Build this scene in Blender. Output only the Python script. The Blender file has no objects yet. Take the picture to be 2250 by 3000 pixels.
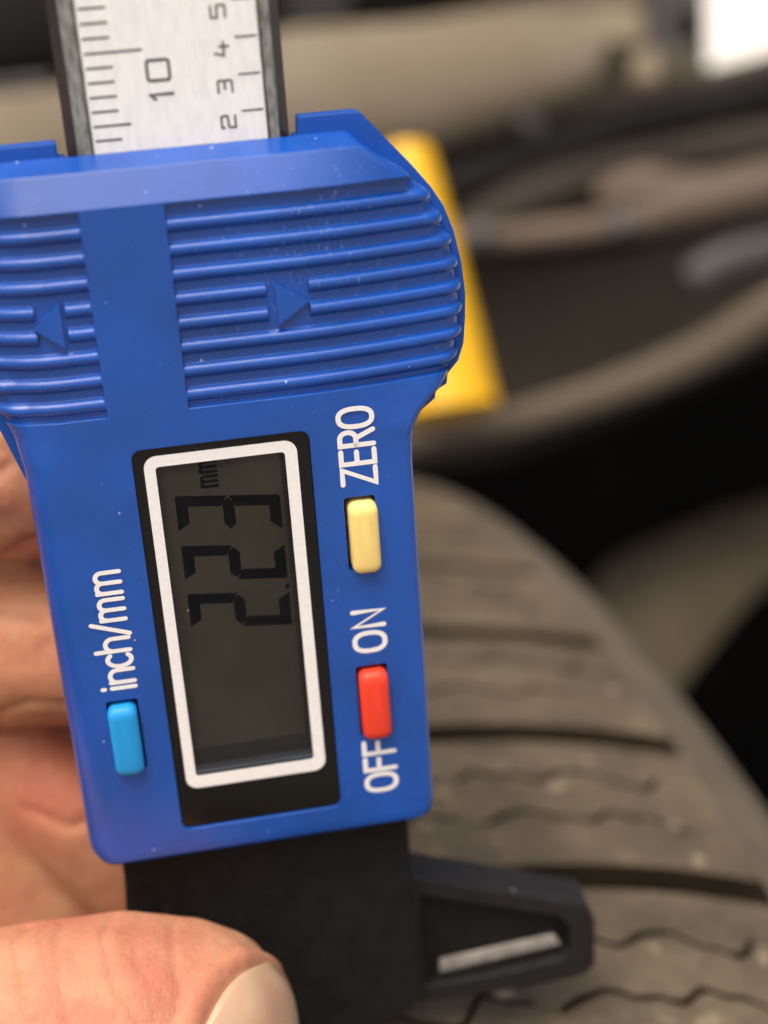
import bpy, bmesh, math, random
from mathutils import Matrix, Vector, noise
random.seed(4)
R_ = math.radians
D = bpy.data
scene = bpy.context.scene
COL = scene.collection
# units: 1 Blender unit = 1 cm
EYE = 74.2                                    # height of the phone above the driveway

# ------------------------------------------------------------------ camera, sky, sun, exposure
cam = D.cameras.new("camera"); camo = D.objects.new("camera", cam); COL.objects.link(camo)
camo.location = (0, 0, EYE); camo.rotation_euler = (R_(90), 0, 0)
cam.sensor_fit = 'VERTICAL'; cam.sensor_height = 24; cam.lens = 36.0
cam.clip_start = 0.5; cam.clip_end = 60000
cam.dof.use_dof = True; cam.dof.focus_distance = 11.9; cam.dof.aperture_fstop = 0.036 / (2 * 0.180)
scene.camera = camo
world = D.worlds.new("World"); scene.world = world; world.use_nodes = True
wn = world.node_tree; bg = wn.nodes['Background']
sky = wn.nodes.new('ShaderNodeTexSky'); sky.sky_type = 'NISHITA'; sky.sun_disc = False
SUN_EL, SUN_AZ = 46.0, 196.0                   # azimuth clockwise from +Y
sky.sun_elevation = R_(SUN_EL); sky.sun_rotation = R_(SUN_AZ)
sky.air_density = 0.8; sky.dust_density = 9.0; sky.ozone_density = 0.3
wn.links.new(sky.outputs[0], bg.inputs[0]); bg.inputs[1].default_value = 0.15
sl = D.lights.new("sun", 'SUN'); sl.energy = 0.95; sl.angle = R_(22); sl.color = (1.0, 0.98, 0.95)
so = D.objects.new("sun", sl); COL.objects.link(so)
sd = Vector((math.sin(R_(SUN_AZ)) * math.cos(R_(SUN_EL)), math.cos(R_(SUN_AZ)) * math.cos(R_(SUN_EL)), math.sin(R_(SUN_EL))))
so.rotation_euler = sd.to_track_quat('Z', 'Y').to_euler(); so.location = (0, -200, 300)
scene.view_settings.view_transform = 'Standard'; scene.view_settings.look = 'None'
scene.view_settings.exposure = 0.3; scene.view_settings.gamma = 1

# ------------------------------------------------------------------ helpers
def lin(r, g, b):
    f = lambda c: (c / 255 / 12.92) if c / 255 <= 0.04045 else ((c / 255 + 0.055) / 1.055) ** 2.4
    return (f(r), f(g), f(b), 1)

def mat(name, col, rough=0.5, spec=0.5, metal=0.0, bevel=0.0, nscale=8.0, ncol=0.0, bump=0.0, bscale=60.0,
        rvar=0.0, col2=None, sss=0.0, dust=0.0, dustcol=(0.6, 0.6, 0.6, 1), dscale=9.0, stretch=None, coat=0.0):
    m = D.materials.new(name); m.use_nodes = True
    nt = m.node_tree; N = nt.nodes; L = nt.links; p = N['Principled BSDF']
    p.inputs['Roughness'].default_value = rough; p.inputs['Metallic'].default_value = metal
    p.inputs['Specular IOR Level'].default_value = spec; p.inputs['Coat Weight'].default_value = coat; p.inputs['Coat Roughness'].default_value = .2
    tc = N.new('ShaderNodeTexCoord'); mp = N.new('ShaderNodeMapping'); L.new(tc.outputs['Object'], mp.inputs[0])
    if stretch: mp.inputs['Scale'].default_value = stretch
    n1 = N.new('ShaderNodeTexNoise'); n1.inputs['Scale'].default_value = nscale; n1.inputs['Detail'].default_value = 6
    L.new(mp.outputs[0], n1.inputs['Vector'])
    mix = N.new('ShaderNodeMix'); mix.data_type = 'RGBA'
    c2 = col2 if col2 else tuple(c * (1 - ncol) for c in col[:3]) + (1,)
    mix.inputs[6].default_value = col; mix.inputs[7].default_value = c2
    ramp = N.new('ShaderNodeMapRange'); ramp.inputs[1].default_value = 0.35; ramp.inputs[2].default_value = 0.65
    L.new(n1.outputs['Fac'], ramp.inputs[0]); L.new(ramp.outputs[0], mix.inputs[0])
    last = mix.outputs[2]
    if dust:
        v = N.new('ShaderNodeTexVoronoi'); v.inputs['Scale'].default_value = dscale
        L.new(tc.outputs['Object'], v.inputs['Vector'])
        sep = N.new('ShaderNodeSeparateColor'); L.new(v.outputs['Color'], sep.inputs[0])
        thr = N.new('ShaderNodeMath'); thr.operation = 'MULTIPLY'; thr.inputs[1].default_value = dust
        L.new(sep.outputs[0], thr.inputs[0])
        pw = N.new('ShaderNodeMath'); pw.operation = 'LESS_THAN'; L.new(v.outputs['Distance'], pw.inputs[0]); L.new(thr.outputs[0], pw.inputs[1])
        rar = N.new('ShaderNodeMath'); rar.operation = 'GREATER_THAN'; rar.inputs[1].default_value = 0.72; L.new(sep.outputs[1], rar.inputs[0])
        ml = N.new('ShaderNodeMath'); ml.operation = 'MULTIPLY'; L.new(pw.outputs[0], ml.inputs[0]); L.new(rar.outputs[0], ml.inputs[1])
        mx = N.new('ShaderNodeMix'); mx.data_type = 'RGBA'; mx.inputs[7].default_value = dustcol
        L.new(ml.outputs[0], mx.inputs[0]); L.new(last, mx.inputs[6]); last = mx.outputs[2]
    L.new(last, p.inputs['Base Color'])
    if rvar:
        rr = N.new('ShaderNodeMapRange'); rr.inputs[3].default_value = max(0.02, rough - rvar); rr.inputs[4].default_value = rough + rvar
        n2 = N.new('ShaderNodeTexNoise'); n2.inputs['Scale'].default_value = nscale * 3.1; n2.inputs['Detail'].default_value = 5
        L.new(mp.outputs[0], n2.inputs['Vector']); L.new(n2.outputs['Fac'], rr.inputs[0]); L.new(rr.outputs[0], p.inputs['Roughness'])
    nrm = None
    if bevel:
        b = N.new('ShaderNodeBevel'); b.samples = 6; b.inputs['Radius'].default_value = bevel; nrm = b.outputs[0]
    if bump:
        n3 = N.new('ShaderNodeTexNoise'); n3.inputs['Scale'].default_value = bscale; n3.inputs['Detail'].default_value = 4
        L.new(mp.outputs[0], n3.inputs['Vector'])
        bp = N.new('ShaderNodeBump'); bp.inputs['Strength'].default_value = bump; bp.inputs['Distance'].default_value = 0.02
        L.new(n3.outputs['Fac'], bp.inputs['Height'])
        if nrm: L.new(nrm, bp.inputs['Normal'])
        nrm = bp.outputs[0]
    if nrm: L.new(nrm, p.inputs['Normal'])
    if sss:
        p.inputs['Subsurface Weight'].default_value = sss
        p.inputs['Subsurface Radius'].default_value = (1.0, 0.35, 0.2); p.inputs['Subsurface Scale'].default_value = 0.25
    return m

def link(name, me, m=None, parent=None, smooth=False, ang=None):
    if m: me.materials.clear(); me.materials.append(m)
    if smooth or ang:
        me.polygons.foreach_set('use_smooth', [True] * len(me.polygons))
        if ang:
            bm = bmesh.new(); bm.from_mesh(me)
            for e in bm.edges:
                if len(e.link_faces) == 2 and e.calc_face_angle(0) > R_(ang): e.smooth = False
            bm.to_mesh(me); bm.free()
    o = D.objects.new(name, me); COL.objects.link(o)
    if parent: o.parent = parent
    return o

def empty(name, label, cat, mw=None, loc=None):
    o = D.objects.new(name, None); COL.objects.link(o); o['label'] = label; o['category'] = cat
    o.empty_display_size = 0.5
    if mw: o.matrix_world = mw
    if loc: o.location = loc
    return o

def meshof(name, V, Fc):
    me = D.meshes.new(name); me.from_pydata([tuple(v) for v in V], [], Fc)
    bm = bmesh.new(); bm.from_mesh(me); bmesh.ops.recalc_face_normals(bm, faces=bm.faces); bm.to_mesh(me); bm.free()
    return me

def prism(name, poly, z0, z1, m, parent, bev=0.0, seg=2, smooth=None, chamf=None):
    """polygon (x,y) pushed from z0 to z1, its edges rounded by bev"""
    bm = bmesh.new()
    a = [bm.verts.new((x, y, z0)) for x, y in poly]; b = [bm.verts.new((x, y, z1)) for x, y in poly]
    bm.faces.new(a[::-1]); bm.faces.new(b); n = len(poly)
    for i in range(n): bm.faces.new((a[i], a[(i + 1) % n], b[(i + 1) % n], b[i]))
    bmesh.ops.recalc_face_normals(bm, faces=bm.faces)
    if bev:
        es = [e for e in bm.edges if abs(e.verts[0].co.z - e.verts[1].co.z) < 1e-6] if bev < 0 else list(bm.edges)
        bmesh.ops.bevel(bm, geom=es, offset=abs(bev), segments=seg, profile=0.5, affect='EDGES', clamp_overlap=True)
    me = D.meshes.new(name); bm.to_mesh(me); bm.free()
    return link(name, me, m, parent, ang=smooth or (35 if bev else None))

def rrect(x0, x1, y0, y1, r, n=6):
    P = []
    for cx, cy, a0 in ((x1 - r, y1 - r, 0), (x0 + r, y1 - r, 90), (x0 + r, y0 + r, 180), (x1 - r, y0 + r, 270)):
        for i in range(n + 1):
            a = R_(a0 + 90 * i / n); P.append((cx + r * math.cos(a), cy + r * math.sin(a)))
    return P

def ring(name, po, pi, z0, z1, m, parent):
    n = len(po); V = [(x, y, z) for z in (z0, z1) for P in (po, pi) for x, y in P]; Fc = []
    for i in range(n):
        j = (i + 1) % n
        Fc += [(2 * n + i, 2 * n + j, 3 * n + j, 3 * n + i), (i, j, n + j, n + i), (i, j, 2 * n + j, 2 * n + i), (n + i, n + j, 3 * n + j, 3 * n + i)]
    return link(name, meshof(name, V, Fc), m, parent)

def interp(tab, y):
    if y <= tab[0][0]: return tab[0][1]
    for (a, b), (c, d) in zip(tab, tab[1:]):
        if y <= c:
            t = (y - a) / (c - a); t = t * t * (3 - 2 * t) * 0.35 + t * 0.65
            return b + (d - b) * t
    return tab[-1][1]

# stroke lettering (flat ink): glyphs in a cell of width w, cap height 1
def arc(cx, cy, rx, ry, a0, a1, n=12): return [(cx + rx * math.cos(R_(a0 + (a1 - a0) * i / n)), cy + ry * math.sin(R_(a0 + (a1 - a0) * i / n))) for i in range(n + 1)]
def GL():
    g = {}
    O = lambda w: arc(w / 2, .5, w / 2, .5, 90, 450, 32)
    # letter o shapes closer to a rounded rectangle
    def OO(w): return [(w / 2 + w / 2 * math.copysign(abs(math.cos(a)) ** .8, math.cos(a)), .5 + .5 * math.copysign(abs(math.sin(a)) ** .8, math.sin(a))) for a in [math.pi / 2 + 2 * math.pi * i / 40 for i in range(41)]]
    g['Z'] = (.50, [[(0.02, 1), (.49, 1), (0, 0), (.5, 0)]])
    g['E'] = (.40, [[(.4, 1), (0, 1), (0, 0), (.41, 0)], [(0, .53), (.37, .53)]])
    g['R'] = (.44, [[(0, 0), (0, 1), (.22, 1)] + arc(.22, .76, .2, .24, 90, -90, 12)[1:] + [(0, .52)], [(.22, .52), (.45, 0)]])
    g['O'] = (.56, [OO(.56)])
    g['N'] = (.46, [[(0, 0), (0, 1), (.46, 0), (.46, 1)]])
    g['F'] = (.38, [[(.39, 1), (0, 1), (0, 0)], [(0, .54), (.36, .54)]])
    g['i'] = (.0, [[(0, 0), (0, .72)], [(0, .94), (0, 1.0)]])
    g['n'] = (.32, [[(0, 0), (0, .72)], [(0, .5)] + arc(.16, .5, .16, .22, 150, 0, 10) + [(.32, 0)]])
    g['c'] = (.30, [arc(.17, .36, .17, .36, 48, 312, 18)])
    g['h'] = (.32, [[(0, 0), (0, 1.03)], [(0, .5)] + arc(.16, .5, .16, .22, 150, 0, 10) + [(.32, 0)]])
    g['/'] = (.26, [[(-.02, -.06), (.28, 1.05)]])
    g['m'] = (.52, [[(0, 0), (0, .72)], [(0, .52)] + arc(.13, .54, .13, .18, 150, 0, 8) + [(.26, 0)], [(.26, .52)] + arc(.39, .54, .13, .18, 150, 0, 8) + [(.52, 0)]])
    g['1'] = (.22, [[(0, .78), (.2, 1), (.2, 0)]])
    g['0'] = (.62, [[(.3, 1), (.56, 1), (.62, .92), (.62, .08), (.56, 0), (.06, 0), (0, .08), (0, .92), (.06, 1), (.32, 1)]])
    g['2'] = (.55, [[(0, .82), (0, 1), (.5, 1), (.55, .92), (.55, .58), (.5, .52), (.05, .5), (0, .42), (0, 0), (.55, 0)]])
    g['3'] = (.55, [[(0, 1), (.5, 1), (.55, .92), (.55, .6), (.47, .52), (.55, .42), (.55, .08), (.5, 0), (0, 0)], [(.15, .52), (.47, .52)]])
    g['4'] = (.6, [[(.12, 1), (0, .35), (.62, .35)], [(.42, .62), (.42, 0)]])
    g['5'] = (.55, [[(.52, 1), (0, 1), (0, .58), (.48, .58), (.55, .5), (.55, .08), (.5, 0), (0, 0)]])
    return g
GLY = GL()
def ribbon(pts, w):
    """mitred ribbon with round ends"""
    P = [Vector(p) for p in pts]; closed = (P[0] - P[-1]).length < 1e-6
    n = len(P); Lf, Rt = [], []
    for i in range(n):
        a = P[i - 1] if i > 0 else (P[-2] if closed else None); b = P[i + 1] if i < n - 1 else (P[1] if closed else None)
        d1 = (P[i] - a).normalized() if a is not None else None; d2 = (b - P[i]).normalized() if b is not None else None
        if d1 is None: d1 = d2
        if d2 is None: d2 = d1
        t = (d1 + d2).normalized(); nn = Vector((-t.y, t.x)); k = w / 2 / max(.62, nn.dot(Vector((-d1.y, d1.x))))
        Lf.append(P[i] + nn * k); Rt.append(P[i] - nn * k)
    V = []; Fc = []
    for l, r in zip(Lf, Rt): V += [l, r]
    for i in range(n - 1): Fc.append((2 * i, 2 * i + 1, 2 * i + 3, 2 * i + 2))
    if not closed:
        for c, d, i0, i1 in ((P[0], (P[0] - P[1]).normalized(), 1, 0), (P[-1], (P[-1] - P[-2]).normalized(), 2 * n - 2, 2 * n - 1)):
            nn = Vector((-d.y, d.x)); s = len(V); ids = []
            for k in range(1, 6):
                a = math.pi * k / 6; V.append(c - nn * math.cos(a) * -w / 2 + d * math.sin(a) * w / 2); ids.append(s + k - 1)
            # order from +nn side to -nn side
            plus = min((i0, i1), key=lambda q: (Vector(V[q]) - (c + nn * w / 2)).length); minus = i0 if plus == i1 else i1
            Fc.append([plus] + ids + [minus])
    return V, Fc
def lettering(name, text, org, size, stroke, z, m, parent, gap=.2, xs=1.0, up=(-1, 0), right=(0, 1), gaps=None):
    """text runs along `right` from org; ink sheet at height z"""
    V, Fc = [], []; cx = 0; k = 0
    for ci, ch in enumerate(text):
        w, strokes = GLY[ch]
        for st in strokes:
            v, f = ribbon([((cx + x) * xs * size, y * size) for x, y in st], stroke)
            o = len(V); k += 1
            for q in v: V.append((org[0] + q[0] * right[0] + q[1] * up[0], org[1] + q[0] * right[1] + q[1] * up[1], z + .0006 * k))
            Fc += [tuple(i + o for i in ff) for ff in f]
        cx += w + (gaps[ci] if gaps else gap)
    me = D.meshes.new(name); me.from_pydata(V, [], Fc)
    bm = bmesh.new(); bm.from_mesh(me)
    for f in bm.faces:
        f.normal_update()
        if f.normal.z < 0: f.normal_flip()
    bm.to_mesh(me); bm.free()
    return link(name, me, m, parent)

# ------------------------------------------------------------------ materials
BLUE = (0.0015, 0.078, 0.44, 1)
M = {}
M['blue'] = mat('blue_plastic', BLUE, 0.24, 0.5, bevel=0.012, nscale=1.3, ncol=0.22, bump=0.14, bscale=110, rvar=0.05, coat=.35,
                dust=0.11, dustcol=(0.25, 0.36, 0.58, 1), dscale=8)
M['blue_worn'] = mat('blue_plastic_back', BLUE, 0.42, 0.5, bevel=0.02, nscale=3, ncol=0.10, bump=0.12, bscale=90)
M['black'] = mat('black_plastic', (0.0085, 0.008, 0.0078, 1), 0.6, 0.3, bevel=0.02, nscale=4, ncol=0.5, bump=0.8, bscale=70, rvar=0.12,
                 dust=0.16, dustcol=(0.06, 0.055, 0.05, 1), dscale=13)
M['gloss'] = mat('black_display_panel', (0.006, 0.0055, 0.005, 1), 0.16, 0.35, nscale=20, ncol=0.1, rvar=0.06, dust=0.07, dustcol=(0.12, 0.11, 0.10, 1), dscale=14)
M['white'] = mat('white_ink', (0.86, 0.87, 0.89, 1), 0.45, nscale=30, ncol=0.05)
M['ink'] = mat('grey_scale_ink', (0.05, 0.042, 0.045, 1), 0.6, nscale=120, col2=(0.17, 0.155, 0.155, 1))
M['sticker'] = mat('silver_white_scale_film', (0.86, 0.89, 0.90, 1), 0.42, 0.5, nscale=28, col2=(0.78, 0.81, 0.825, 1), bump=0.25, bscale=75, stretch=(1, .25, 1),
                   dust=0.16, dustcol=(0.9, 0.92, 0.93, 1), dscale=26)
M['rim'] = mat('worn_grey_beam_rim', (0.11, 0.115, 0.11, 1), 0.36, 0.5, nscale=9, col2=(0.30, 0.32, 0.30, 1), stretch=(3, .8, 1), bump=.3, bscale=50, rvar=.12)
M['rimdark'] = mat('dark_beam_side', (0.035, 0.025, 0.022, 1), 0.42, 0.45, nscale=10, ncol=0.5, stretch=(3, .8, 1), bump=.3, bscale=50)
M['lcd'] = mat('grey_lcd', (0.085, 0.076, 0.060, 1), 0.5, 0.15, nscale=1.6, col2=(0.066, 0.056, 0.043, 1), dust=.10, dustcol=(.4, .38, .34, 1), dscale=6)
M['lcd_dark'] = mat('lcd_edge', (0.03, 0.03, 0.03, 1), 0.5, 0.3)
M['segment'] = mat('lcd_segment', (0.001, 0.002, 0.005, 1), 0.6, 0.05)
M['lip'] = mat('pane_edge', (0.16, 0.20, 0.26, 1), 0.3)
M['yellow_b'] = mat('cream_yellow_button', (0.87, 0.66, 0.23, 1), 0.5, 0.4, nscale=5, ncol=.05, bump=.05, bscale=60)
M['red_b'] = mat('red_button', (0.78, 0.052, 0.022, 1), 0.48, 0.4, nscale=5, ncol=.05, bump=.05, bscale=60)
M['cyan_b'] = mat('light_blue_button', (0.012, 0.30, 0.72, 1), 0.5, 0.4, nscale=5, ncol=.08, bump=.08, bscale=60)
M['slot'] = mat('slot_dark', (0.003, 0.006, 0.02, 1), 0.7)
M['steel'] = mat('grey_steel_strip', (0.34, 0.32, 0.30, 1), 0.6, 0.3, nscale=7, col2=(0.22, 0.205, 0.19, 1), bump=.2, bscale=40)
gl = D.materials.new('clear_window'); gl.use_nodes = True
N = gl.node_tree.nodes; L = gl.node_tree.links; N.remove(N['Principled BSDF'])
tr = N.new('ShaderNodeBsdfTransparent'); gs = N.new('ShaderNodeBsdfGlossy'); gs.inputs['Roughness'].default_value = 0.08
fr = N.new('ShaderNodeFresnel'); fr.inputs[0].default_value = 1.22; mx = N.new('ShaderNodeMixShader')
L.new(fr.outputs[0], mx.inputs[0]); L.new(tr.outputs[0], mx.inputs[1]); L.new(gs.outputs[0], mx.inputs[2]); L.new(mx.outputs[0], N['Material Output'].inputs[0])
M['glass'] = gl

# ------------------------------------------------------------------ CALIPER (local frame: x across, y along the beam, z out of the face; solved from the photograph's perspective)
Rc = [[0.9832, -0.0616, 0.1717], [0.1258, 0.9107, -0.3934], [-0.1322, 0.4084, 0.9032]]
tc_ = [-1.70073, -2.69275, -12.995]
MC = Matrix([Rc[0] + [tc_[0]], Rc[1] + [tc_[1]], Rc[2] + [tc_[2]], [0, 0, 0, 1]])
W2 = Matrix([[1, 0, 0, 0], [0, 0, -1, 0], [0, 1, 0, EYE], [0, 0, 0, 1]])
MCW = W2 @ MC
cal = empty('digital_caliper', 'blue plastic digital caliper with grey display reading 2.23 mm, held against the tyre tread', 'caliper', MCW)

RIBY = [5.13 - .184 * k for k in range(8)]
XR = [(-.29, 2.17), (3.25, 2.16), (3.38, 2.19), (3.47, 2.25), (3.55, 2.34), (3.63, 2.45), (3.73, 2.535), (3.86, 2.59), (4.05, 2.635), (4.3, 2.65),
      (4.55, 2.63), (4.75, 2.585), (4.95, 2.51), (5.13, 2.42), (5.28, 2.30), (5.31, 2.27), (5.54, 1.95), (5.63, 1.86)]
XL = [(-.29, -.80), (3.35, -.81), (3.60, -.85), (3.8, -.93), (4.0, -1.02), (4.3, -1.14), (4.6, -1.2), (5.0, -1.16), (5.3, -1.05), (5.63, -.95)]
def ribf(y, wd=.049):
    d = min(abs(y - c) for c in RIBY)
    return math.sqrt(max(0, 1 - (d / wd) ** 2)) if d < wd else 0.0
def bump_w(y):   # 1 on the finger grip, 0 below it
    return max(0, min(1, (y - 3.40) / .35))
def zdrop(x, y):
    b = bump_w(y) * (1 if y < 5.25 else max(0, 1 - (y - 5.25) / .3)); z = 0
    if x > 1.15: z -= .17 * b * ((x - 1.15) / 1.4) ** 2
    if x < -.42: z -= .22 * b * ((-.42 - x) / .6) ** 2
    if y > 5.30:
        z -= .125 * (y - 5.30) / .24 if y < 5.54 else .125 + .215 * (y - 5.54) / .082
    return z
def recess(x, y, side):
    """depth of the floor between the ridges"""
    if y < 3.745 or y > 5.285 or side == 0: return 0
    r = ribf(y)
    if abs(y - 4.486) < .16:
        if side == 1 and 1.14 < x < 1.455: r = 0
        if side == -1 and -.545 < x < -.325: r = 0
    return -.048 * (1 - r)
def build_housing():
    cuts = [-.545, -.325, -.135, .475, 1.14, 1.455]
    xs = []
    base = [-.465 + .06 * i for i in range(37)]
    for x in base:
        if all(abs(x - c) > .02 for c in cuts): xs.append((x, 1 if x > .475 else (-1 if x < -.135 else 0)))
    for c in cuts:
        for e in (-.003, .003):
            x = c + e; xs.append((x, 1 if x > .475 else (-1 if x < -.135 else 0)))
    xs.sort()
    ys = [-.29, -.283, -.265, -.235, -.19, -.14, -.05] + [.1 + .2 * i for i in range(17)]
    ys = [y for y in ys if y < 3.3] + [3.3 + .04 * i for i in range(11)]
    ys += [3.742, 3.748]
    y = 3.76
    while y < 5.28: ys.append(y); y += .0115
    ys += [5.282, 5.288, 5.30, 5.38, 5.46, 5.54, 5.57, 5.60, 5.622]
    ys = sorted(set(round(q, 4) for q in ys))
    rows = []
    for y in ys:
        xr, xl = interp(XR, y), interp(XL, y)
        if 3.62 < y < 5.28:
            s = ribf(y, .06) * .022; xr += s; xl -= s
        if y < -.09:                      # rounded bottom corners in plan
            d = (-.09 - y) / .204; ins = .2 * (1 - math.sqrt(max(0, 1 - d * d))); xr -= ins; xl += ins
        fr_, fl_ = (.07 + .12 * bump_w(y)), min(.2 + .06 * bump_w(y), -.575 - xl)
        if y > 5.0: kf = 1 - .82 * (y - 5.0) / .62; fr_ *= kf; fl_ *= kf
        ez = 0
        if y < -.2: d = (-.2 - y) / .09; ez = -.09 * (1 - math.sqrt(max(0, 1 - d * d)))
        row = []
        # left fillet, from the back up
        zb = -1.25 if y < 5.0 else -1.25 + .78 * (y - 5.0) / .62
        nA = 7
        zl = zdrop(xl + fl_, y) + ez + (recess(xl + fl_, y, -1) if True else 0)
        row.append((xl + .04, zb)); row.append((xl, zb + .03)); row.append((xl, (zl - fl_ + zb + .03) / 2))
        for i in range(nA):
            a = R_(180 - 90 * i / (nA - 1)); row.append((xl + fl_ + fl_ * math.cos(a), zl - fl_ + fl_ * math.sin(a)))
        xa = xl + fl_
        for i in range(1, 4):
            x = xa + (-.552 - xa) * i / 4; row.append((x, zdrop(x, y) + ez + recess(x, y, -1)))
        for x, sd_ in xs: row.append((x, zdrop(x, y) + ez + recess(x, y, sd_)))
        xb = xr - fr_
        for i in range(1, 8):
            x = 1.72 + (xb - 1.72) * i / 8; row.append((x, zdrop(x, y) + ez + recess(x, y, 1)))
        zr = zdrop(xb, y) + ez + recess(xb, y, 1)
        for i in range(nA):
            a = R_(90 - 90 * i / (nA - 1)); row.append((xb + fr_ * math.cos(a), zr - fr_ + fr_ * math.sin(a)))
        row.append((xr, (zr - fr_ + zb + .03) / 2)); row.append((xr, zb + .03)); row.append((xr - .04, zb))
        rows.append([(x, y, z) for x, z in row])
    n = len(rows[0]); V = [v for r in rows for v in r]; Fc = []
    for j in range(len(rows) - 1):
        for i in range(n):
            k = (i + 1) % n; Fc.append((j * n + i, j * n + k, (j + 1) * n + k, (j + 1) * n + i))
    Fc.append(tuple(range(n))); Fc.append(tuple((len(rows) - 1) * n + i for i in range(n))[::-1])
    return meshof('housing', V, Fc)
hm = build_housing()
def cutter(poly, z0, z1):
    bm = bmesh.new()
    a = [bm.verts.new((x, y, z0)) for x, y in poly]; b = [bm.verts.new((x, y, z1)) for x, y in poly]
    bm.faces.new(a[::-1]); bm.faces.new(b); n = len(poly)
    for i in range(n): bm.faces.new((a[i], a[(i + 1) % n], b[(i + 1) % n], b[i]))
    bmesh.ops.recalc_face_normals(bm, faces=bm.faces)
    me = D.meshes.new('cut'); bm.to_mesh(me); bm.free(); return me
BTN = {'yellow': (1.585, 1.835, 2.215, 2.855), 'red': (1.575, 1.835, .665, 1.335), 'blue': (-.47, -.215, .665, 1.335)}
cuts = [cutter(rrect(0, 1.36, 0, 3.457, .075), -.26, .3)]
for b in BTN.values(): cuts.append(cutter(rrect(*b, .03), -.2, .3))
cuts.append(cutter([(-.19, 5.1), (1.47, 5.1), (1.47, 6), (-.19, 6)], -.86, -.335))      # beam channel at the top
def apply_mods(me, mods):
    o = D.objects.new('tmp', me); COL.objects.link(o); tmp = []
    for kind, arg in mods:
        md = o.modifiers.new('m', kind)
        if kind == 'BOOLEAN':
            c = D.objects.new('tmpc', arg); COL.objects.link(c); tmp.append(c); md.object = c; md.operation = 'DIFFERENCE'; md.solver = 'EXACT'
        else:
            for k, v in arg.items(): setattr(md, k, v)
    bpy.context.view_layer.update()
    dg = bpy.context.evaluated_depsgraph_get()
    r = D.meshes.new_from_object(o.evaluated_get(dg))
    for c in tmp + [o]:
        d_ = c.data; D.objects.remove(c)
        if d_.users == 0: D.meshes.remove(d_)
    return r
hm2 = apply_mods(hm, [('BOOLEAN', c) for c in cuts])
hm2.name = 'housing'
nt = M['blue'].node_tree; N = nt.nodes; L = nt.links; p = N['Principled BSDF']; p.inputs['IOR'].default_value = 1.58
tc = N.new('ShaderNodeTexCoord'); src = p.inputs['Base Color'].links[0].from_socket
mk = None
for c, rad in (((1.5, 4.93, -.05), .85), ((1.0, 4.55, 0), .8), ((2.2, 4.4, -.1), .6)):
    ds = N.new('ShaderNodeVectorMath'); ds.operation = 'DISTANCE'; ds.inputs[1].default_value = c; L.new(tc.outputs['Object'], ds.inputs[0])
    mr = N.new('ShaderNodeMapRange'); mr.inputs[1].default_value = .15; mr.inputs[2].default_value = rad; mr.inputs[3].default_value = .10 if mk is None else .04; mr.inputs[4].default_value = 0; L.new(ds.outputs['Value'], mr.inputs[0])
    if mk is None: mk = mr.outputs[0]
    else:
        m_ = N.new('ShaderNodeMath'); m_.operation = 'MAXIMUM'; L.new(mk, m_.inputs[0]); L.new(mr.outputs[0], m_.inputs[1]); mk = m_.outputs[0]
mp = N.new('ShaderNodeMapping'); mp.inputs['Scale'].default_value = (1, .38, 1); L.new(tc.outputs['Object'], mp.inputs[0])
nz = N.new('ShaderNodeTexNoise'); nz.inputs['Scale'].default_value = 34; nz.inputs['Detail'].default_value = 3; L.new(mp.outputs[0], nz.inputs['Vector'])
ad = N.new('ShaderNodeMath'); ad.operation = 'ADD'; L.new(nz.outputs['Fac'], ad.inputs[0]); L.new(mk, ad.inputs[1])
th = N.new('ShaderNodeMapRange'); th.inputs[1].default_value = .68; th.inputs[2].default_value = .80; th.inputs[4].default_value = .55; L.new(ad.outputs[0], th.inputs[0])
mx = N.new('ShaderNodeMix'); mx.data_type = 'RGBA'; mx.inputs[7].default_value = (.12, .22, .55, 1); L.new(th.outputs[0], mx.inputs[0]); L.new(src, mx.inputs[6]); L.new(mx.outputs[2], p.inputs['Base Color'])
housing = link('housing', hm2, M['blue'], cal, ang=18)

# raised arrows on the grips
def arrow(pts):
    bm = bmesh.new(); zf = lambda x, y: zdrop(x, y)
    a = [bm.verts.new((x, y, zf(x, y) - .06)) for x, y in pts]; b = [bm.verts.new((x, y, zf(x, y) - .004)) for x, y in pts]
    bm.faces.new(a[::-1]); bm.faces.new(b)
    for i in range(3): bm.faces.new((a[i], a[(i + 1) % 3], b[(i + 1) % 3], b[i]))
    bmesh.ops.recalc_face_normals(bm, faces=bm.faces)
    me = D.meshes.new('arrow'); bm.to_mesh(me); bm.free(); return link('arrow', me, M['blue'], housing)
arrow([(1.205, 4.635), (1.205, 4.30), (1.45, 4.46)])
arrow([(-.355, 4.65), (-.355, 4.30), (-.57, 4.47)])

# back shell with the two tabs either side of the beam
low = [(-.83, 3.2), (2.19, 3.2), (2.30, 3.38), (2.42, 3.47), (2.43, 3.53), (2.52, 3.58), (2.53, 3.66), (2.62, 3.76), (2.67, 3.9), (2.69, 4.1), (2.70, 4.3),
      (2.68, 4.55), (2.63, 4.8), (2.56, 5.0), (2.47, 5.15)]
bs = low + [(2.33, 5.33), (1.98, 5.735), (1.93, 5.752), (1.51, 5.752), (1.50, 5.612), (1.46, 5.612), (1.46, 5.2),
      (-.18, 5.2), (-.18, 5.612), (-.23, 5.612), (-.235, 5.725), (-.9, 5.725), (-1.15, 5.4), (-1.28, 4.9), (-1.25, 4.4), (-1.12, 4.0), (-.95, 3.6)]
prism('back_shell', bs, -.47, -.345, M['blue_worn'], cal)
prism('back_cover', [(x - .05 if x > 0 else x + .05, y) for x, y in low] + [(2.2, 5.05), (-1.0, 5.05), (-1.2, 4.9), (-1.2, 4.4), (-1.07, 4.0), (-.9, 3.6)], -1.3, -.475, M['blue_worn'], cal)

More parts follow.
